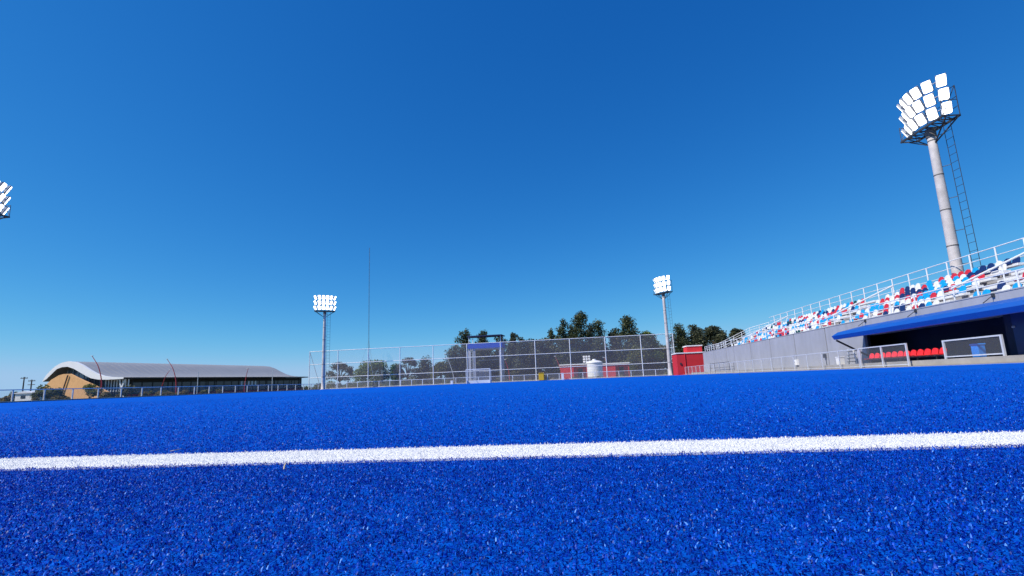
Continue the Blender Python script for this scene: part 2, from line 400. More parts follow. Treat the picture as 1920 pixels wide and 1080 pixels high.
# seats: bucket shells
sm = MB()
W_ = .205
arch = [(-W_,.0),(-W_,.17),(-W_*.86,.27),(-W_*.5,.335),(0,.36),(W_*.5,.335),(W_*.86,.27),(W_,.17),(W_,0)]
lx = lambda z: .36 + .22*z
sm.prism([(lx(z)-.02*(1-abs(y)/W_), y, .06+z) for y,z in arch], (.035,0,0))
sm.prism([(0,-W_*.92,.03),(.02,-W_,.06),(.37,-W_,.05),(.39,-W_*.9,.0),(.03,-W_*.9,.0)], (0,W_*1.9,0))
seat_me = sm.mesh('seat')
seat_me.materials.append(M['seat_white'])
sc_ = [('seat_white',.41),('seat_red',.24),('seat_cyan',.23),('seat_navy',.10),('seat_green',.02)]
spots = []
rs = random.Random(3)
for i in range(NR):
    y = 19.0
    while y < 56.7:
        y += .49
        if any(abs(y-a) < .95 for a in (24.65,35.85,52.3)): continue
        p_ = .90
        if y < 24: p_ = .80 if i < 3 and y < 23.2 else .12
        elif y < 27 : p_ = .22 if i in (1,2) else .85
        elif 36.5 < y < 38.6: p_ = .35
        elif 53 < y: p_ = .55
        elif 30.5 < y < 35: p_ = .80 if i < 2 else .9
        if rs.random() > p_: continue
        u_ = rs.random(); acc = 0
        # colours run in small clumps
        for c_, pr in sc_:
            acc += pr
            if u_ < acc: break
        if spots and rs.random() < .10 and spots[-1][0] == i: c_ = spots[-1][2]
        spots.append((i, y, c_))
spots.sort(key=lambda s: s[1])
for i, y, c_ in spots[:300]:
    obj('seat', seat_me, M[c_], tl, (tx(i)+.13, y, tz(i)+.362))
rest = spots[300:]
if rest:
    rm = MB(); midx = []
    names = [c for c,_ in sc_]
    for i, y, c_ in rest:
        rm.add([(v[0]+tx(i)+.13, v[1]+y, v[2]+tz(i)+.362) for v in sm.v], sm.f); midx += [names.index(c_)]*len(sm.f)
    me = bpy.data.meshes.new('seat_rows'); me.from_pydata(rm.v, [], rm.f)
    for c in names: me.materials.append(M[c])
    me.polygons.foreach_set('material_index', midx)
    tag(obj('seat_rows', me, None, tl), kind='stuff')

# railings ------------------------------------------------------------
def railing(name, label, pts, h, posts, rails, r=.022, pr=.028, mt='white_steel', cat='railing', group=None):
    """pts: list of foot points; rails at heights (fractions of h)"""
    t = thing(name, label, cat, pts[0], 0, group); o0 = Vector(pts[0])
    P = [Vector(p) - o0 for p in pts]
    post_me = MB().tube((0,0,0),(0,0,h),pr,8).mesh('post')
    for q in posts: obj('post', post_me, M[mt], t, Vector(q)-o0)
    for fr in rails:
        obj('rail', MB().path([a+Vector((0,0,h*fr)) for a in P], r if fr < 1 else r*1.25), M[mt], t)
    return t
bh = 1.15; bz = tz(NR)-.25
railing('railing', 'long white pipe railing along the top row of the grandstand', [(22.45,12,bz),(22.45,57,bz)], 6.02-bz,
        [(22.45,y,bz) for y in np.arange(12.5,57.1,1.66)], [.45,.72,1.0], .022, .038)
fh = .66
railing('railing', 'white pipe railing on top of the grey grandstand wall above the dugout', [(WX+.15,12,PT_+.05),(WX+.15,57,PT_+.05)], .68,
        [(WX+.15,y,PT_+.05) for y in np.arange(12.9,57,1.9)], [.5,1.0], .022, .036)
e = [(22.45,57.2,bz),(20.8,58.6,4.05),(19.2,59.5,3.25),(17.8,61.3,2.5)]
tr = railing('railing', 'white railing curving down the far end of the grandstand', e, 1.05,
        [tuple(Vector(e[k]).lerp(Vector(e[k+1]), f)) for k in range(3) for f in (0,.5)] + [e[-1]], [.25,.5,.75,1.0], .02, .03)
railing('railing', 'low white railing on the landing between grandstand and red building', [(17.45,57.3,2.85),(17.45,65.6,2.85)], .68,
        [(17.45,y,2.85) for y in np.arange(57.6,65.7,1.0)], [.35,.68,1.0], .022, .03)
for y0, lb in ((24.65,'white sloping handrail on the aisle nearest the dugout canopy'),(35.85,'white sloping handrail on the middle aisle of the grandstand'),(52.3,'white sloping handrail on the aisle at the grandstand far end')):
    a = Vector((17.6,y0-.5,tz(0)+.05)); b = Vector((22.2,y0-.5,tz(NR)-.2))
    railing('handrail', lb, [tuple(a),tuple(b)], 1.0, [tuple(a.lerp(b,f)) for f in (.02,.5,.98)], [1.0], .036, .032, cat='handrail')

# dugout canopy ------------------------------------------------------
cn = thing('canopy', 'long bright blue canopy over the dugout below the seats', 'canopy', (15.4,14,1.7))
sec = [(.10,.02),(.04,.04),(-.06,.24),(.30,.45),(WX-15.4-.005,.78),(WX-15.4-.005,.66),(.25,.08)]
for k in range(8):
    obj('awning_panel', MB().prism([(x,0,z) for x,z in sec], (0,2.044,0)), M['canopy'], cn, (0,k*2.056,0))
obj('awning_frame', MB().prism([(x*.94+.05,0,z*.97+.012) for x,z in sec], (0,16.42,0)), M['canopy'], cn, (0,.01,0))
for y in (16.2,12.0,7.5,3.0):
    obj('tie_rod', MB().tube((1.35,y,.74),(1.78,y,1.05),.018,6), M['dark_steel'], cn)
    obj('bracket_plate', MB().box((1.74,y-.06,.95),(1.795,y+.06,1.12)), M['dark_steel'], cn)
for y in (16.3,.6):
    obj('strut', MB().bar((.10,y,-.02),(1.79,y,-1.05),.07,.09), M['dark_steel'], cn)

# team bench in the dugout
tb = thing('team_bench', 'row of red bucket seats on a bar inside the dugout', 'bench', (15.86,23.15,.27))
obj('beam', MB().box((.12,-.1,.14),(.20,5.45,.20)), M['dark_steel'], tb)
bseat = MB()
bseat.prism([(.30+.18*z-.03*(1-abs(y)/W_), y*.95, .05+z*.75) for y,z in arch], (.03,0,0))
bseat.prism([(0,-.185,.03),(.03,-.19,.05),(.31,-.19,.04),(.33,-.185,.0),(.03,-.185,.0)], (0,.37,0))
bme = bseat.mesh('seat')
for k in range(12):
    obj('seat', bme, M['bench_red'], tb, (-.02, .12+k*.463, .205))
for k in range(5):
    obj('leg', MB().box((.13,-.03,0),(.19,.03,.14)), M['dark_steel'], tb, (0,.3+k*1.2,0))
bn = thing('bin', 'blue plastic bin behind the mesh panel in the dugout', 'bin', (16.02,21.2,.27))
obj('body', MB().prism([(-.15,-.17,0),(.15,-.17,0),(.15,.17,0),(-.15,.17,0)], (0,0,.47)).mesh(bevel=.03), M['blue_bin'], bn)
obj('lid', MB().box((-.17,-.19,.475),(.17,.19,.54)).mesh(bevel=.02), M['blue_bin'], bn)

# mesh panel barriers in front of the dugout
def panel_fence(name, label, a, b, nbay, h, z0, sec=.06, mt='galv', cat='barrier', mesh='mesh', bottom=True):
    """straight run of bays: posts, top and bottom rails, mesh in each bay"""
    a, b = Vector(a), Vector(b); t = thing(name, label, cat, (a.x,a.y,z0)); d = b - a; L = d.length
    rz = math.atan2(d.y,d.x); t.rotation_euler = (0,0,rz); s = L/nbay
    pm = MB().box((-sec/2,-sec/2,0),(sec/2,sec/2,h)).mesh('post')
    rm_ = MB().box((sec/2,-sec*.4,h-sec*.8),(s-sec/2,sec*.4,h)).mesh('top_rail')
    bm_ = MB().box((sec/2,-sec*.35,.06),(s-sec/2,sec*.35,.06+sec*.7)).mesh('bottom_rail')
    nm = MB().box((sec/2,-.003,.06+sec*.7),(s-sec/2,.003,h-sec*.8)).mesh('mesh_panel')
    for k in range(nbay+1): obj('post', pm, M[mt], t, (k*s,0,0))
    for k in range(nbay):
        obj('top_rail', rm_, M[mt], t, (k*s,0,0))
        if bottom: obj('bottom_rail', bm_, M[mt], t, (k*s,0,0))
        if mesh: obj('mesh_panel', nm, M[mesh], t, (k*s,0,0))
    return t
panel_fence('barrier', 'single mesh panel barrier before the blue bin at the right', (15.68,19.65), (15.68,22.45), 1, .78, .27, .07)
panel_fence('barrier', 'two bay mesh barrier in front of the red dugout seats', (15.45,24.4), (15.45,28.1), 2, 1.06, .03, .065)
panel_fence('perimeter_fence', 'low galvanised mesh fence along the grey grandstand wall', (15.45,28.25), (15.45,69.0), 21, 1.04, .03, .045)
panel_fence('perimeter_fence', 'low galvanised mesh fence behind the far goal line', (-43.0,80.9), (15.4,80.9), 30, 1.05, .03, .085, 'white_steel')
panel_fence('perimeter_fence', 'low galvanised mesh fence along the left side before the arena', (-43.0,-6.0), (-43.0,80.6), 38, 1.02, -.02, .085)

# white steps and small things on the terrace
st = thing('step_unit', 'small white steps leaning at the left end of the dugout', 'steps', (16.75,31.3,.27))
for s_ in (-.42,.42): obj('stringer', MB().bar((0,s_,0),(-.02,s_*.55,.92),.05,.07), M['white_steel'], st)
for k in range(4): obj('tread', MB().box((-.12,-.38+.045*k,.14+.2*k),(.10,.38-.045*k,.18+.2*k)), M['dark_steel'], st)
wbx = thing('storage_box', 'white plastic box standing beside the small white steps', 'box', (16.3,31.75,.27))
obj('body', MB().box((-.16,-.2,0),(.16,.2,.42)).mesh(bevel=.02), M['white_paint'], wbx)
obj('lid', MB().box((-.18,-.22,.425),(.18,.22,.48)).mesh(bevel=.012), M['white_paint'], wbx)
hb = thing('hose_cabinet', 'small white box fixed low on the grey grandstand wall', 'box', (17.1,39.45,.42))
obj('body', MB().box((-.09,-.22,0),(.098,.22,.42)).mesh(bevel=.015), M['white_paint'], hb)
obj('handle', MB().box((-.11,.08,.18),(-.092,.12,.28)), M['dark_steel'], hb)
sk = thing('wall_socket', 'small dark box fixed on the grey wall before the dugout', 'box', (17.1,35.2,.8))
obj('body', MB().box((-.05,-.1,0),(.098,.1,.26)).mesh(bevel=.01), M['dark_steel'], sk)
obj('conduit', MB().tube((.08,0,-.52),(.08,0,0),.02,6), M['dark_steel'], sk)
dr = thing('pipe_barrier', 'dark pipe barrier at the far end of the grey wall', 'barrier', (16.6,52.3,.27))
for y in (0,1.5,3.2,5.0,6.8,8.6): obj('post', MB().tube((0,y,0),(0,y,.95 if y > 1 else .8),.025,6), M['dark_steel'], dr)
for z in (.4,.93): obj('rail', MB().tube((0,0 if z < .9 else 1.5,z),(0,8.6,z),.025,6), M['dark_steel'], dr)

# ------------------------------------------------------------------ floodlight masts
lamp_b = MB().box((-.02,-.25,-.365),(.10,.25,.365)); lamp_b.box((.101,-.22,-.26),(.17,.22,.26)); lamp_b = lamp_b.mesh('lamp', bevel=.012)
lamp_l = MB().prism([(-.045,y,z) for y,z in ((-.225,-.27),(-.17,-.335),(.17,-.335),(.225,-.27),(.225,.27),(.17,.335),(-.17,.335),(-.225,.27))], (.022,0,0)).mesh('lens')
def mast(label, loc, H, aim, sc=1.0):
    """tapered sectional mast; local -X... the head looks along local +X"""
    t = thing('floodlight_mast', label, 'floodlight', loc, math.atan2(aim[1],aim[0]), 'floodlight masts round the pitch')
    r0_, r1_ = .33*sc, .215*sc
    pole = MB().lathe([(0,0),(r0_*1.5,0),(r0_*1.5,.06),(r0_,.08)] + [(r0_+(r1_-r0_)*k/10, .08+(H-.08)*k/10) for k in range(1,11)] + [(0,H)], 20).mesh('pole', smooth=True)
    obj('pole', pole, M['concrete_mast'], t)
    nsec = 6
    for k in range(1,nsec+1):
        z = H*k/(nsec+.35) ; r = r0_+(r1_-r0_)*z/H
        obj('joint_ring', MB().lathe([(r*1.0,z-.03),(r*1.05,z-.03),(r*1.05,z+.03),(r*1.0,z+.03)],20), M['ring'], t)
    obj('collar', MB().lathe([(r1_*1.02,H-.55),(r1_*1.25,H-.55),(r1_*1.25,H-.02),(r1_*1.0,H-.02)],16), M['ring'], t)
    # head platform
    fr = MB(); hw = 1.62
    for x in (-.45,.55): fr.bar((x,-hw,H),(x,hw,H),.09,.12)
    for k in range(8):
        y = -hw + 2*hw*k/7; fr.bar((-.45,y,H),(.55,y,H),.06)
        if k < 7: fr.bar((-.45,y,H),(.55,y+2*hw/7,H),.04)
    for s_ in (-1,1):
        fr.bar((0,s_*.18,H-1.0),(.3,s_*hw*.92,H-.05),.06); fr.bar((0,s_*.18,H-1.0),(-.42,s_*hw*.92,H-.05),.06)
    obj('platform', fr, M['dark_steel'], t)
    gr = MB()
    for y in (-hw,-.6,.6,hw): gr.tube((-.45,y,H+.05),(-.45,y,H+1.9),.025,6)
    for z in (.6,1.2,1.9): gr.tube((-.45,-hw,H+z),(-.45,hw,H+z),.02,6)
    for s_ in (-1,1):
        gr.tube((-.45,s_*hw,H+1.9),(.5,s_*hw,H+.08),.022,6); gr.tube((.5,s_*hw,H+.05),(.5,s_*hw,H+1.0),.022,6); gr.tube((-.45,s_*hw,H+1.0),(.5,s_*hw,H+1.0),.02,6)
    obj('head_frame', gr, M['dark_steel'], t)
    bars = MB()
    for rrow in range(3): bars.path([(.50-.42*abs(u)**2*.9+.1, u*1.65, H+.52+.89*rrow) for u in np.linspace(-1,1,9)], .035, 6)
    obj('lamp_bar', bars, M['lamp_body'], t)
    for rrow in range(3):
        for c in range(6):
            u = (c-2.5)/2.5; a = R(58)*u
            x = .72 - .55*abs(u)**1.8; y = u*1.55; z = H+.52+.89*rrow
            lo = obj('lamp', lamp_b, M['lamp_body'], t, (x,y,z))
            lo.rotation_euler = (Matrix.Rotation(a,3,'Z') @ Matrix.Rotation(R(24),3,'Y') @ Matrix.Rotation(math.pi,3,'Z')).to_euler()
            obj('lens', lamp_l, M['lens'], lo)
    # ladder on stand-offs at the back
    ld = obj('ladder', MB().tube((-.55,.45,.9),(-.42,.45,H+1.0),.018,6).tube((-.55,.95,.9),(-.42,.95,H+1.0),.018,6), M['dark_steel'], t)
    rung = MB().tube((0,.45,0),(0,.95,0),.014,6).mesh('rung'); off = MB().tube((0,0,0),(-.35,.45,0),.02,6).mesh('bracket')
    z = 1.2
    while z < H: obj('rung', rung, M['dark_steel'], ld, (-.55+.13*(z-.9)/(H+.1),0,z)); z += .5
    for k in range(7): obj('bracket', off, M['dark_steel'], ld, (-.12,0,1.5+k*(H-2)/6))
    return t
mast('tall lit floodlight mast rising behind the coloured grandstand seats', (22.95,30.75,.27), 14.2, (-1,-.08), 1.0)
mast('lit floodlight mast at the far right corner beside the red building', (15.55,79.7,.0), 13.3, (-.85,-.55), .95)
mast('lit floodlight mast at the far left end of the tall ball stop net', (-41.2,76.6,.0), 13.15, (.55,-.85), .95)
mast('floodlight mast cut off by the left picture edge', (-44.6,30.1,.0), 14.65, (1,-.05), 1.0)

# ------------------------------------------------------------------ ball stop net, goal, tower
bf = thing('ball_stop_fence', 'tall ball stop fence of white posts and netting behind the goal', 'fence', (0,82,0))
px = [-46.8,-41.4,-35.75,-29.9,-23.9,-17.85,-11.95,-6.0,-.1,5.8,11.65,16.9]
pm = MB().tube((0,0,0),(0,0,6.85),.07,10).mesh('post')
for x in px: obj('post', pm, M['white_steel'], bf, (x,0,0))
for k in range(len(px)-1):
    a, b = px[k], px[k+1]
    for z in (2.1,4.48,6.82): obj('rail', MB().tube((a+.06,0,z),(b-.06,0,z),.052,8), M['white_steel'], bf)
    obj('netting', MB().box((a+.06,-.004,.05),(b-.06,.004,6.78)), M['netting'], bf)
for x in (px[0]+.05, px[-1]-.05): obj('brace', MB().tube((x,.05,6.6),(x,4.2,0),.045,8), M['white_steel'], bf)
for x in px[2:-1:3]: obj('brace', MB().tube((x,.07,6.0),(x,3.4,0),.035,8), M['white_steel'], bf)

g = thing('hockey_goal', 'white framed field hockey goal with net and low boards', 'goal', (gx,72.65,0))
for s_ in (-1,1):
    obj('post', MB().box((s_*1.83-.04,0,0),(s_*1.83+.04,.06,2.18)), M['white_steel'], g)
    obj('stay', MB().bar((s_*1.83,.06,2.12),(s_*1.83,.95,2.10),.05), M['white_steel'], g)
    obj('back_post', MB().bar((s_*1.83,.95,2.12),(s_*1.83,1.2,0),.05), M['white_steel'], g)
    obj('side_board', MB().box((s_*1.83-.02,.07,0),(s_*1.83+.02,1.16,.46)), M['white_paint'], g)
    obj('side_net', MB().prism([(s_*1.83,.07,.47),(s_*1.83,1.15,.47),(s_*1.83,.95,2.1),(s_*1.83,.07,2.1)],(.006,0,0)), M['goal_net'], g)
obj('crossbar', MB().box((-1.79,0,2.10),(1.79,.06,2.18)), M['white_steel'], g)
obj('back_bar', MB().bar((-1.80,.95,2.10),(1.80,.95,2.10),.05), M['white_steel'], g)
obj('back_board', MB().box((-1.80,1.16,0),(1.80,1.20,.46)), M['white_paint'], g)
obj('back_net', MB().prism([(-1.8,1.15,.47),(1.8,1.15,.47),(1.8,.95,2.08),(-1.8,.95,2.08)],(0,.006,0)), M['goal_net'], g)
obj('top_net', MB().box((-1.8,.07,2.13),(1.8,.92,2.136)), M['goal_net'], g)

tw = thing('camera_tower', 'viewing tower with blue parapet and flat dark roof behind the goal', 'tower', (-15.35,86.0,0))
for x, y in ((-2.9,0),(-2.0,0),(2.75,0),(-2.6,3.0),(2.75,3.0)):
    obj('column', MB().box((x-.2,y-.2,0),(x+.2,y+.2,6.2)), M['tower_col'], tw)
obj('platform', MB().box((-3.1,-.3,6.05),(3.1,3.4,6.22)), M['tower_col'], tw)
for a, b in (((-3.15,-.4,6.23),(3.15,-.32,7.15)),((-3.15,3.42,6.23),(3.15,3.5,7.15)),((-3.15,-.31,6.23),(-3.07,3.41,7.15)),((3.07,-.31,6.23),(3.15,3.41,7.15))):
    obj('parapet', MB().box(a,b), M['tower_blue'], tw)
for x, y in ((-2.9,-.2),(2.9,-.2),(-2.9,3.2),(2.9,3.2)): obj('roof_post', MB().box((x-.06,y-.06,6.23),(x+.06,y+.06,8.35)), M['white_steel'], tw)
obj('roof', MB().prism([(-3.2,-.7,8.36),(3.2,-.7,8.36),(3.2,3.8,8.50),(-3.2,3.8,8.50)],(0,0,.16)), M['tower_roof'], tw)
ldr = obj('ladder', MB().tube((-2.65,-.35,0),(-2.65,-.35,6.2),.03,6).tube((-2.25,-.35,0),(-2.25,-.35,6.2),.03,6), M['galv'], tw)
rg = MB().tube((-2.65,-.35,0),(-2.25,-.35,0),.016,6).mesh('rung')
for k in range(17): obj('rung', rg, M['galv'], ldr, (0,0,.35*k+.3))
for z in (2.1,4.2): obj('cross_beam', MB().bar((-1.8,3.0,z),(2.55,3.0,z),.1), M['tower_col'], tw)
for z in (2.2,): obj('side_beam', MB().bar((2.75,.2,z),(2.75,2.8,z),.1), M['tower_col'], tw)

# ------------------------------------------------------------------ red buildings, tank, bins
rb = thing('red_building', 'red rendered building with white coping beyond the grandstand', 'building', (14.7,70.0,0))
obj('wall', MB().box((0,0,0),(8.6,3.2,2.95)), M['red_wall'], rb)
obj('coping', MB().box((-.08,-.08,2.955),(8.7,3.3,3.10)), M['white_paint'], rb)
obj('downpipe', MB().tube((1.1,-.06,0),(1.1,-.06,2.9),.05,8), M['red_wall'], rb)
obj('upper_wall', MB().box((1.7,.9,3.105),(3.75,3.1,3.95)), M['red_wall'], rb)
obj('upper_coping', MB().box((1.62,.82,3.955),(3.83,3.2,4.10)), M['white_paint'], rb)
obj('door', MB().box((3.6,-.03,0),(4.6,.0,2.1)), M['red_wall'], rb)
obj('wall_lamp', MB().box((.35,-.12,1.45),(.55,-.002,1.7)), M['dark_steel'], rb)
def hut(label, x0, y0, w1, w2, h):
    t = thing('red_hut', label, 'hut', (x0,y0,0), 0, 'red huts behind the ball stop fence')
    obj('wall', MB().box((0,0,0),(w1,4,h)), M['red_wall'], t)
    obj('porch_wall', MB().box((w1+.003,1.8,0),(w1+w2,4,h)), M['red_wall'], t)
    obj('porch_post', MB().box((w1+w2-.15,.05,0),(w1+w2,.2,h)), M['red_wall'], t)
    obj('roof', MB().box((-.15,-.2,h+.003),(w1+w2+.15,4.15,h+.22)).mesh(bevel=.02), M['white_paint'], t)
    obj('door', MB().box((w1+.8,1.76,0),(w1+1.7,1.797,2.0)), M['facade'], t)
hut('red hut with pale flat roof left of the white water tank', -2.15, 92, 2.5, 2.5, 2.62)
hut('red hut with pale flat roof right of the white water tank', 5.6, 92, 2.5, 2.5, 2.5)
tk = thing('water_tank', 'white plastic water tank between the two red huts', 'tank', (4.1,88.2,0))
obj('base', MB().lathe([(0,0),(1.35,0),(1.35,.25),(0,.25)],24), M['concrete'], tk)
pr = [(1.30,.26)]
for k in range(6): pr += [(1.355,.30+k*.4),(1.36,.36+k*.4),(1.36,.54+k*.4),(1.355,.60+k*.4)]
obj('body', MB().lathe([(0,.26)]+pr+[(1.48,2.72),(1.48,2.86),(1.40,2.9),(1.1,3.08),(.5,3.22),(.3,3.25),(0,3.25)],28).mesh(smooth=True), M['tank'], tk)
obj('lid', MB().lathe([(.34,3.24),(.34,3.38),(.25,3.44),(0,3.45)],18).mesh(smooth=True), M['tank'], tk)
obj('pipe', MB().tube((1.40,-.3,.2),(1.40,-.3,2.7),.04,8), M['galv'], tk)
yb = thing('yellow_bin', 'bright yellow bin at the back fence right of the goal', 'bin', (-5.05,80.45,.0))
obj('body', MB().prism([(-.42,-.25,.06),(.42,-.25,.06),(.45,.25,.06),(-.45,.25,.06)],(0,0,1.1)).mesh(bevel=.03), M['yellow'], yb)
obj('lid', MB().box((-.48,-.29,1.165),(.48,.29,1.27)).mesh(bevel=.02), M['yellow'], yb)
for lb, x, y, h in (('white padded box at the back fence before the left red hut',-1.55,80.35,1.1),('small white box at the back fence left of the goal',-20.2,80.35,.62),('low white box at the foot of the right far mast',17.3,80.4,.75)):
    t = thing('white_box', lb, 'box', (x,y,0), 0, 'white boxes along the back fence')
    obj('body', MB().box((-.2,-.2,0),(.2,.2,h-.07)).mesh(bevel=.02), M['white_paint'], t)
    obj('lid', MB().box((-.22,-.22,h-.067),(.22,.22,h)).mesh(bevel=.015), M['white_paint'], t)
gl = thing('light_rack', 'small rack of pale floodlights on a pole by the water tank', 'floodlight', (3.0,95.5,0))
obj('pole', MB().tube((0,0,0),(0,0,4.4),.07,8), M['galv'], gl)
for r_ in range(3):
    for c_ in range(3): obj('lamp', MB().box((-.20,-.08,-.17),(.20,.08,.17)).mesh(bevel=.02), M['white_paint'], gl, ((c_-1)*.5,-.12,3.3+r_*.48))

# ------------------------------------------------------------------ poles behind the fences
def curved_pole(label, pts, r=.14, mt='red_pole', arm=None, group='curved light poles beyond the pitch'):
    p0 = Vector((pts[0][0],pts[0][1],0)); t = thing('light_pole', label, 'light pole', tuple(p0), 0, group)
    P = [Vector(q)-p0 for q in pts]
    # smooth the line through the points
    S = []
    for k in range(len(P)-1):
        a = P[max(k-1,0)]; b = P[k]; c = P[k+1]; d_ = P[min(k+2,len(P)-1)]
        for f in np.linspace(0,1,6,endpoint=False):
            f = float(f); S.append(.5*((2*b)+(c-a)*f+(2*a-5*b+4*c-d_)*f*f+(3*b-a-3*c+d_)*f**3))
    S.append(P[-1]); rr = [r*(1-.6*k/(len(S)-1)) for k in range(len(S))]
    obj('pole', MB().path(S, rr, 8), M[mt], t)
    obj('base', MB().lathe([(0,-.02),(r*2,-.02),(r*2,.1),(r*1.2,.14)],10), M['concrete'], t)
    e_ = S[-1]
    if arm: obj('lamp_arm', MB().bar(e_+Vector((-.7,0,-.05)), e_+Vector((.7,0,-.05)), .1), M['galv'], t)
    obj('lamp_head', MB().box(e_-Vector((.22,.12,.05)), e_+Vector((.22,.12,.06))), M['galv'], t)
curved_pole('red curved light pole before the ochre gable of the arena', [(-99.2,92,0),(-99.3,92,2.6),(-99.6,92,4.4),(-100.6,92,6.9),(-102.3,92,9.1)])
curved_pole('red curved light pole before the grey roof of the arena', [(-102.2,115,0),(-102.3,115,2.6),(-102.8,115,5.0),(-103.8,115,7.3),(-105.5,115,9.5)])
curved_pole('thin curved pole leaning right beside the red light pole at the arena', [(-106.8,115,0),(-106.6,115,1.5),(-105.6,115,4.8),(-104.4,115,6.6)], .11)
curved_pole('red pole with crossed lamp arm before the dark arena front', [(-90.3,125,0),(-90.2,125,2.5),(-89.9,125,4.6),(-89.4,125,6.7)], .13, arm=True)
curved_pole('red pole behind the green tree at the left of the net', [(-35.9,122,0),(-35.9,122,2.4),(-36.2,122,4.6)], .13)
curved_pole('slanting red pole behind the net right of the viewing tower', [(-12.85,100,0),(-12.95,100,1.6),(-13.2,100,3.0),(-13.75,100,4.6)], .10)
curved_pole('slanting pale red pole behind the left red hut', [(-2.05,101,0),(-2.2,101,1.6),(-2.7,101,3.4),(-3.3,101,4.9)], .10)
curved_pole('slanting pale red pole behind the right red hut', [(7.9,101,0),(7.7,101,1.6),(7.3,101,3.0),(6.7,101,4.2)], .10)
curved_pole('grey slanting pole behind the net between two trees', [(-22.6,92,0),(-22.9,92,2.0),(-23.6,92,4.2),(-24.4,92,5.9)], .07, 'galv')
for lb, x, y, h in (('thin grey pole rising before the arena roof middle',-104.6,125,6.2),('thin grey pole before the right end of the arena',-82.1,125,5.7),('thin grey pole before the glazed arena corner',-131.3,125,6.2)):
    t = thing('lamp_post', lb, 'lamp post', (x,y,0), 0, 'thin grey poles before the arena')
    obj('pole', MB().tube((0,0,0),(0,0,h),.10,8,.07), M['galv'], t)
    obj('cap', MB().lathe([(0,h),(.1,h),(.1,h+.12),(0,h+.14)],8), M['galv'], t)
for lb, x, h in (('taller timber utility pole left of the arena',-180.2,8.0),('shorter timber utility pole with two cross arms left of the arena',-177.2,7.0)):
    t = thing('utility_pole', lb, 'utility pole', (x,140,0), 0, 'utility poles left of the arena')
    obj('pole', MB().tube((0,0,0),(0,0,h),.22,8,.16), M['wood_pole'], t)
    obj('crossarm', MB().box((-1.3,-.1,h-.55),(1.3,.1,h-.35)), M['wood_pole'], t)
    if h < 7.5: obj('crossarm', MB().box((-1.3,-.1,h-1.75),(1.3,.1,h-1.55)), M['wood_pole'], t)
    for x_ in (-1.1,-.5,.5,1.1): obj('insulator', MB().tube((x_,0,h-.35),(x_,0,h-.1),.06,6), M['wood_pole'], t)
an = thing('antenna_mast', 'very tall thin antenna mast behind the ball stop net', 'antenna', (-87,200,0))
am = MB()
for k in range(3):
    t_ = 2*math.pi*k/3; am.tube((.24*math.cos(t_),.24*math.sin(t_),0),(.15*math.cos(t_),.15*math.sin(t_),62),.035,5)
obj('legs', am, M['antenna'], an)
lm = MB()
for k in range(60):
    z = k*1.03; a_, b_ = 2*math.pi*k/3, 2*math.pi*(k+1)/3
    lm.tube((.2*math.cos(a_),.2*math.sin(a_),z),(.2*math.cos(b_),.2*math.sin(b_),z+1.03),.015,4)
obj('lacing', lm, M['antenna'], an)
for x, y in ((9,-6),(-9,-6),(0,12)): obj('guy_wire', MB().tube((0,0,20),(x*.6,y*.6,0),.025,4), M['antenna'], an)

# ------------------------------------------------------------------ arena
P1 = Vector((-117.8,115,0)); P0 = Vector((-149,120.3,0)); U_ = (P0-P1).normalized(); V_ = Vector((12.2,68.8,0)).normalized()
ar = thing('arena', 'sports arena with grey wave shaped roof and ochre gable wall', 'building', tuple(P1), 0)
def A(u,v,z): return U_*u + V_*v + Vector((0,0,z))
upc = [(31.4,5.5),(30.2,6.9),(28.8,8.05),(27.5,8.95),(26.1,9.66),(24.1,10.3),(21.7,10.53),(18.8,10.15),(15.9,9.15),(13.2,7.85),(10.4,6.65),(7.6,5.9),(4.9,5.5),(2.4,5.32),(0,5.25)]
loc_ = [(31.3,5.3),(29.8,6.0),(28.2,7.1),(27.0,7.95),(26.0,8.6),(24,9.05),(21.8,9.07),(19.2,8.35),(16.6,7.25),(14.4,6.3),(12.2,5.5),(9.5,5.05),(6.1,4.87),(2.4,4.85),(0,4.88)]
LEN = 70
rf = MB(); nq = len(upc)
rf.add([A(u,0.15,z) for u,z in upc]+[A(u,LEN,z) for u,z in upc], [(i,i+1,nq+i+1,nq+i) for i in range(nq-1)])
ro = obj('roof', rf.mesh('roof', smooth=True), M['roof'], ar)
seam = MB()
for k in range(1,36):
    v = k*LEN/36
    seam.path([A(u,v,z+.02) for u,z in upc[6:]], .04, 4)
obj('roof_seams', seam, M['roof'], ro)['kind'] = 'stuff'
fa = MB(); fa.add([A(u,0,z+.05) for u,z in upc]+[A(u,0,z) for u,z in loc_], [(i,i+1,nq+i+1,nq+i) for i in range(nq-1)])
fa.add([A(u,0,z+.05) for u,z in upc]+[A(u,.6,z+.05) for u,z in upc], [(i,nq+i,nq+i+1,i+1) for i in range(nq-1)])
obj('fascia', fa, M['fascia'], ro)
sf = MB(); sf.add([A(u,0.02,z-.01) for u,z in loc_]+[A(u,LEN,z-.01) for u,z in loc_], [(i,nq+i,nq+i+1,i+1) for i in range(nq-1)])
obj('soffit', sf, M['soffit'], ro)
obj('eave', MB().bar(A(-.1,0,5.06), A(-.1,LEN,5.06), .3, .34), M['facade'], ro)
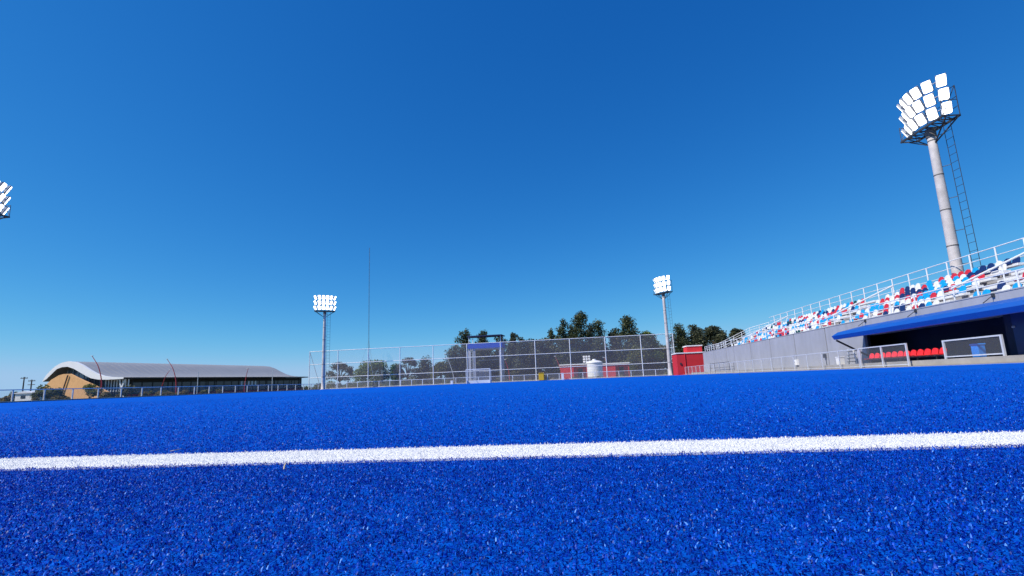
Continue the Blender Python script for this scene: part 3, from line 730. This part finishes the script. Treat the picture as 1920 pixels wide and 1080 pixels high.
# gable: glass under the roof, ochre wall in front of it
GV = 3.0
gpts = [(30.4,0)] + [(u,z-.02) for u,z in loc_[1:-2]] + [(5.0,0)]
obj('gable_glazing', MB().prism([A(u,GV,z) for u,z in gpts], V_*.1), M['glass'], ar)
opts = [(29.6,0),(28.9,2.9),(28.0,3.9),(25.6,5.6),(22.8,6.7),(21.0,7.0),(18.4,6.95),(15.6,5.9),(12.8,4.9),(9.4,3.75),(5.9,2.5),(3.4,1.6),(3.2,0)]
obj('gable_wall', MB().prism([A(u,-1.3,z) for u,z in opts], V_*.5), M['ochre'], ar)
for u in np.arange(6.5,29,2.2):
    zt = np.interp(u, [a for a,_ in loc_[::-1]], [b for _,b in loc_[::-1]])
    obj('mullion', MB().bar(A(u,GV-.1,0), A(u,GV-.1,zt-.1), .12), M['galv'], ar)
for k in range(9):
    u = .6+k*1.05; obj('screen_fin', MB().bar(A(u,GV-1.2,1.6), A(u,GV-1.2,4.8), .22), M['fascia'], ar)
for a_, b_ in ((.4,2.6),(2.6,.4)): obj('v_strut', MB().bar(A(a_,.8,0), A(b_,.8,4.8), .25), M['fascia'], ar)
obj('gable_bracket', MB().tube(A(20.8,-1.6,0), A(18.6,-1.6,6.6), .16,6), M['wood_pole'], ar)
# long dark front
FU = 2.6
obj('facade', MB().prism([A(FU,GV+.2,0),A(FU,LEN-.3,0),A(30,LEN-.3,0),A(30,GV+.2,0)], (0,0,4.84)), M['facade'], ar)
for k in range(22):
    v0 = GV+1+k*2.95
    obj('window', MB().prism([A(FU-.06,v0,1.0),A(FU-.06,v0+2.6,1.0),A(FU-.06,v0+2.6,3.9),A(FU-.06,v0,3.9)], U_*.05), M['dark_glass'], ar)
for k in range(6):
    obj('column', MB().bar(A(.8,3+k*12.6,0), A(.8,3+k*12.6,4.85), .22), M['facade'], ar)
for k in range(5):
    v0 = 40+k*1.5; obj('light_panel', MB().prism([A(FU-.12,v0,2.4),A(FU-.12,v0+.7,2.4),A(FU-.12,v0+.7,3.9),A(FU-.12,v0,3.9)], U_*.05), M['fascia'], ar)
obj('plinth', MB().prism([A(FU-.3,GV,0),A(FU-.3,LEN,0),A(FU-.01,LEN,0),A(FU-.01,GV,0)], (0,0,.7)), M['red_wall'], ar)

sh = thing('shed', 'small white shed at the far left edge', 'shed', (-92.5,72,0))
obj('wall', MB().box((-1.5,0,0),(2.0,3,1.35)), M['white_paint'], sh)
obj('roof', MB().prism([(-1.7,-.2,1.36),(2.2,-.2,1.36),(2.2,-.2,1.42),(.25,-.2,1.75),(-1.7,-.2,1.42)],(0,3.4,0)), M['fascia'], sh)
obj('window', MB().box((-.4,-.03,.5),(.5,.0,1.05)), M['dark_glass'], sh)
hm = MB(); hp = []
rh = random.Random(5)
for k in range(61):
    x = -900+k*26; hp.append((x, 5+4*math.sin(k*.35)+rh.uniform(-.8,.8)+3))
hm.add([(x,900,-1) for x,_ in hp]+[(x,900,z) for x,z in hp]+[(x,960,-1) for x,_ in hp], [(i,i+1,62+i,61+i) for i in range(60)]+[(61+i,62+i,123+i,122+i) for i in range(60)])
M['hill'] = mat('hill_green', (.05,.07,.04), .95, 0, .3, .02)
tag(obj('hills', hm, M['hill']), kind='structure')

# ------------------------------------------------------------------ trees
def leaves(lobes, n_, size, seed, flat=.0, shell=.55):
    """n_ leaf clumps as small bent quads spread through ellipsoid lobes"""
    g_ = np.random.default_rng(seed); vol = np.array([l[3]*l[4]*l[5] for l in lobes])**.8; pr_ = vol/vol.sum()
    idx = g_.choice(len(lobes), n_, p=pr_); Lb = np.array(lobes)[idx]
    d = g_.normal(size=(n_,3)); d /= np.linalg.norm(d,axis=1)[:,None]; r = (shell + (1-shell)*g_.random(n_)**.6)
    r *= g_.choice([1,.6,1.12], n_, p=[.7,.2,.1])
    c = Lb[:,:3] + d*Lb[:,3:6]*r[:,None]
    a = g_.normal(size=(n_,3)); a[:,2] *= (1-flat); a /= np.linalg.norm(a,axis=1)[:,None]
    b = np.cross(a, g_.normal(size=(n_,3))); b /= np.linalg.norm(b,axis=1)[:,None]
    s = size*g_.uniform(.5,1.35,n_)[:,None]; 
    nn = np.cross(a,b)*s*.25
    V = np.stack([c-a*s, c-b*s*.55+nn, c+a*s, c+b*s*.55+nn],1).reshape(-1,3)
    V[:,2] = np.maximum(V[:,2], .02)
    F_ = np.arange(n_*4,dtype=np.int32)
    me = bpy.data.meshes.new('crown'); me.vertices.add(n_*4); me.vertices.foreach_set('co', V.reshape(-1))
    me.loops.add(n_*4); me.loops.foreach_set('vertex_index', F_); me.polygons.add(n_); me.polygons.foreach_set('loop_start', np.arange(0,n_*4,4,dtype=np.int32))
    me.update(); me.validate(); return me
def tree(name, label, x, y, h, w_, style, leaf, n_=2600, size=.30, group='trees behind the pitch', seed=None):
    seed = seed or int(abs(x*31+y*17+h*7)); q = random.Random(seed)
    t = thing(name, label, 'tree', (x,y,0), 0, group)
    lob, tr_ = [], MB()
    if style == 'pine':      # ragged upright crown
        ax = [Vector((0,0,0))]
        for k in range(1,8): ax.append(Vector((q.uniform(-.25,.25),q.uniform(-.2,.2),h*.94*k/7)))
        tr_.path(ax, [max(.04,.30*(1-k/7.4)) for k in range(8)], 8)
        for k in range(40):
            f = .08+.86*k/39; z = h*f
            rad = w_*.66*(1-.50*max(0,f-.35)/.65)*q.uniform(.55,1.15)
            an_ = q.uniform(0,6.28); off = rad*q.uniform(.1,.8)
            c = Vector((off*math.cos(an_), off*math.sin(an_)*.8, z))
            rr = rad*q.uniform(.48,.78)
            lob.append((c.x,c.y,min(c.z,h-.35),rr,rr,rr*q.uniform(.55,.95)))
            tr_.tube((0,0,z-.25*rad),(c.x,c.y,c.z),.07,5,.03)
        lob.append((ax[-1].x,ax[-1].y,h*.92,w_*.17,w_*.17,h*.08)); lob.append((ax[-2].x,ax[-2].y,h*.83,w_*.24,w_*.24,h*.09))
    elif style == 'broad':
        tr_.path([(0,0,0),(.1,0,h*.22),(.05,.1,h*.42)], [.30,.25,.2], 8)
        for k in range(15):
            an_ = q.uniform(0,6.28); e_ = q.uniform(.0,1.25); rx = w_*.36*math.cos(e_)
            c = (rx*math.cos(an_), rx*math.sin(an_), h*.24+h*.60*math.sin(e_))
            rr = w_*q.uniform(.17,.27); lob.append((*c,rr,rr,min(rr*.85,h-c[2])))
            tr_.tube((.05,.1,h*.38),c,.10,5,.03)
    elif style == 'airy':
        tr_.path([(0,0,0),(0,0,h*.3)], [.2,.17], 8)
        for k in range(26):
            an_ = q.uniform(0,6.28); e_ = q.uniform(.15,1.35); rx = w_*.46*math.cos(e_)
            c = (rx*math.cos(an_), rx*math.sin(an_), h*.22+h*.72*math.sin(e_)); mid = (c[0]*.45,c[1]*.45,h*.3+(c[2]-h*.3)*.6)
            tr_.tube((0,0,h*.28),mid,.09,5,.06); tr_.tube(mid,c,.06,5,.02)
            rr = w_*q.uniform(.10,.18); lob.append((*c,rr,rr,rr*.8))
    obj('trunk', tr_, M['bark'], t)
    obj('crown', leaves(lob, n_, size, seed, shell=.35), LEAF[leaf], t)
    return t
T = [ # x, y, height, width, style, leaf, label
 (-23.3,106,12.4,4.4,'pine','pine','tall dark ragged pine left of the viewing tower'),
 (-25.0,103,8.6,5.2,'pine','pine','lower bushy pine at the left end of the pine row'),
 (-27.6,100,4.9,4.6,'broad','olive','low olive tree at the foot of the leftmost pine'),
 (-19.3,106,11.9,3.8,'pine','pine','pine with a forked top just behind the viewing tower roof'),
 (-15.6,107,10.6,3.4,'pine','pine','slim dark pine at the right edge of the viewing tower roof'),
 (-12.6,106,11.0,3.0,'pine','dark','slim pine just right of the viewing tower'),
 (-10.5,105,9.7,3.4,'pine','dark','short dark pine before the gap right of the viewing tower'),
 (-7.3,106,10.0,5.2,'broad','dark','round topped dark tree between the tower and the tall pines'),
 (-4.1,107,11.6,3.0,'pine','pine','pointed narrow pine left of the tallest pines'),
 (-1.2,105,13.4,3.6,'pine','pine','tall pine left neighbour of the tallest one'),
 (2.6,106,14.9,5.4,'pine','pine','tallest dark pine of the row with an open crown'),
 (6.3,106,12.8,4.4,'pine','pine','tall pine standing right of the tallest one'),
 (9.2,107,10.0,4.2,'pine','dark','lower dark pine beside the big rounded pine'),
 (12.2,105,13.2,5.8,'pine','pine','big dense pine left of the far right floodlight mast'),
 (16.6,108,10.9,5.6,'broad','green','light green rounded tree behind the far right floodlight mast'),
 (13.8,101,6.5,5.5,'broad','olive','bushy olive green tree low behind the right end of the net'),
 (23.2,106,10.9,4.4,'pine','pine','dark pine just right of the far right floodlight mast'),
 (26.4,106,10.7,4.6,'pine','dark','dark tree above the red building'),
 (30.0,105,11.2,6.0,'broad','dark','broad dark tree above the end of the grandstand railing'),
 (35.2,106,10.7,4.6,'broad','dark','dark tree just peeping over the grandstand end railing'),
 (-8.6,112,8.2,5.5,'broad','dark','shaded tree low in the pine row right of the tower'),
 (4.2,113,8.6,6.0,'broad','dark','shaded tree low behind the water tank'),
 (-17.5,112,8.0,6.0,'broad','dark','shaded tree low behind the viewing tower'),
 (20.0,112,7.4,6.0,'broad','olive','olive green tree low between the mast and the red building'),
 (.6,109,12.0,4.6,'pine','pine','dark pine filling the gap left of the tallest one'),
 (4.6,110,12.2,4.4,'pine','dark','dark pine half hidden behind the tallest one'),
 (10.2,109,11.2,4.4,'pine','pine','dark pine half hidden left of the big dense one'),
 (14.4,110,10.8,4.2,'pine','dark','dark pine half hidden right of the big dense one'),
 (-21.2,110,9.8,4.6,'pine','dark','dark pine between the two pines left of the tower'),
 (28.2,110,10.2,5.0,'pine','pine','dark pine between the trees above the red building'),
 (32.6,110,9.6,5.0,'broad','dark','dark tree in the gap above the grandstand end railing'),
 (-13.6,111,9.9,4.6,'pine','pine','bushy pine just behind the slim pine at the tower right'),
 (-9.0,110,9.6,4.8,'pine','pine','bushy pine left of the round topped dark tree'),
 (-5.4,111,9.9,4.4,'pine','dark','bushy dark pine right of the round topped tree'),
 (-2.6,112,10.6,4.6,'pine','dark','bushy dark pine behind the pointed narrow one'),
 (18.6,113,9.9,5.0,'pine','pine','dark pine peeping between the light green tree and the mast'),
 (24.9,111,9.8,4.6,'pine','pine','bushy pine filling the gap above the red building left end'),
 (-53.0,106,5.9,6.4,'airy','grey','grey nearly leafless round tree beside the left far mast'),
 (-45.0,106,6.2,8.6,'broad','green','bright green rounded tree behind the left part of the net'),
 (-40.6,108,5.4,4.6,'broad','green','smaller green tree touching the bright green one'),
 (-36.9,106,6.2,5.6,'airy','grey','grey feathery tree behind the net left of the pines'),
 (-33.0,106,6.2,4.2,'pine','dark','small dark pointed tree beside the grey feathery one'),
]
for x,y,h,w_,stl,lf,lb in T:
    tree({'pine':'pine_tree','broad':'broadleaf_tree','airy':'bare_tree'}[stl], lb, x,y,h,w_,stl,lf, int(1500+ h*w_*(80 if stl!='airy' else 70)), .21 if stl != 'airy' else .15)
# undergrowth
def shrub(label, x, y, h, w_, leaf, n_=700, size=.16, group='shrubs beyond the left fence'):
    q = random.Random(int(abs(x*13+y*7))); t = thing('shrub', label, 'shrub', (x,y,0), 0, group)
    lob, sm_ = [], MB()
    for k in range(7):
        c = (q.uniform(-.38,.38)*w_, q.uniform(-.3,.3)*w_, h*q.uniform(.3,.75)); r_ = h*q.uniform(.18,.30)
        lob.append((*c, r_*1.3, r_*1.3, r_)); sm_.tube((0,0,0),c,.04,5,.015)
    obj('stems', sm_, M['bark'], t); obj('foliage', leaves(lob, n_, size, int(abs(x*7+y)), shell=.3), LEAF[leaf], t)
shrub('dark shrub at the far left edge of the picture', -95.5,73,1.9,3.2,'shrub',900)
shrub('broad olive shrub left of the ochre gable', -84.6,70,2.7,4.8,'shrub',1500)
shrub('low olive shrub beside the broad one', -80.5,66,1.9,3.6,'shrub',900)
shrub('olive shrub under the ochre gable', -77.6,70,2.6,3.2,'shrub',1100)
shrub('dark round shrub at the glazed arena corner', -72.0,71,2.0,2.8,'dark',900)
shrub('small dry shrub before the arena corner', -68.5,73,1.0,3.0,'shrub',500)
shrub('low green shrub before the dark arena front', -63.0,78,.9,4.0,'shrub',500)
def mass(name, label, cat, x0, x1, y0, y1, h, n_, size, leaf, seed):
    q = random.Random(seed); lob = []
    for k in range(int((x1-x0)/1.6)):
        x = q.uniform(x0,x1); r_ = h*q.uniform(.35,.6); lob.append((x,q.uniform(y0,y1),r_*q.uniform(.4,1.1),r_*1.4,r_*1.2,r_))
    tag(obj(name, leaves(lob, n_, size, seed, shell=.3), leaf), label, cat, kind='stuff')
mass('undergrowth', 'tangled dark undergrowth below the row of pines', 'undergrowth', -30, 40, 108, 113, 3.0, 9000, .30, LEAF['dark'], 21)
mass('undergrowth', 'grey brown scrub below the trees at the left of the net', 'undergrowth', -60, -26, 112, 118, 2.0, 8000, .18, LEAF['shrub'], 22)
mass('undergrowth', 'far dark hedge line on the horizon', 'undergrowth', -260, 120, 230, 240, 2.8, 16000, .5, LEAF['olive'], 23)
mass('dry_grass', 'tall dry grass beyond the left fence', 'grass', -92, -52, 55, 80, .75, 14000, .13, M['straw'], 24)
mass('dry_grass', 'dry grass and weeds beyond the back fence', 'grass', -45, 16, 84, 90, .45, 9000, .10, M['straw'], 25)
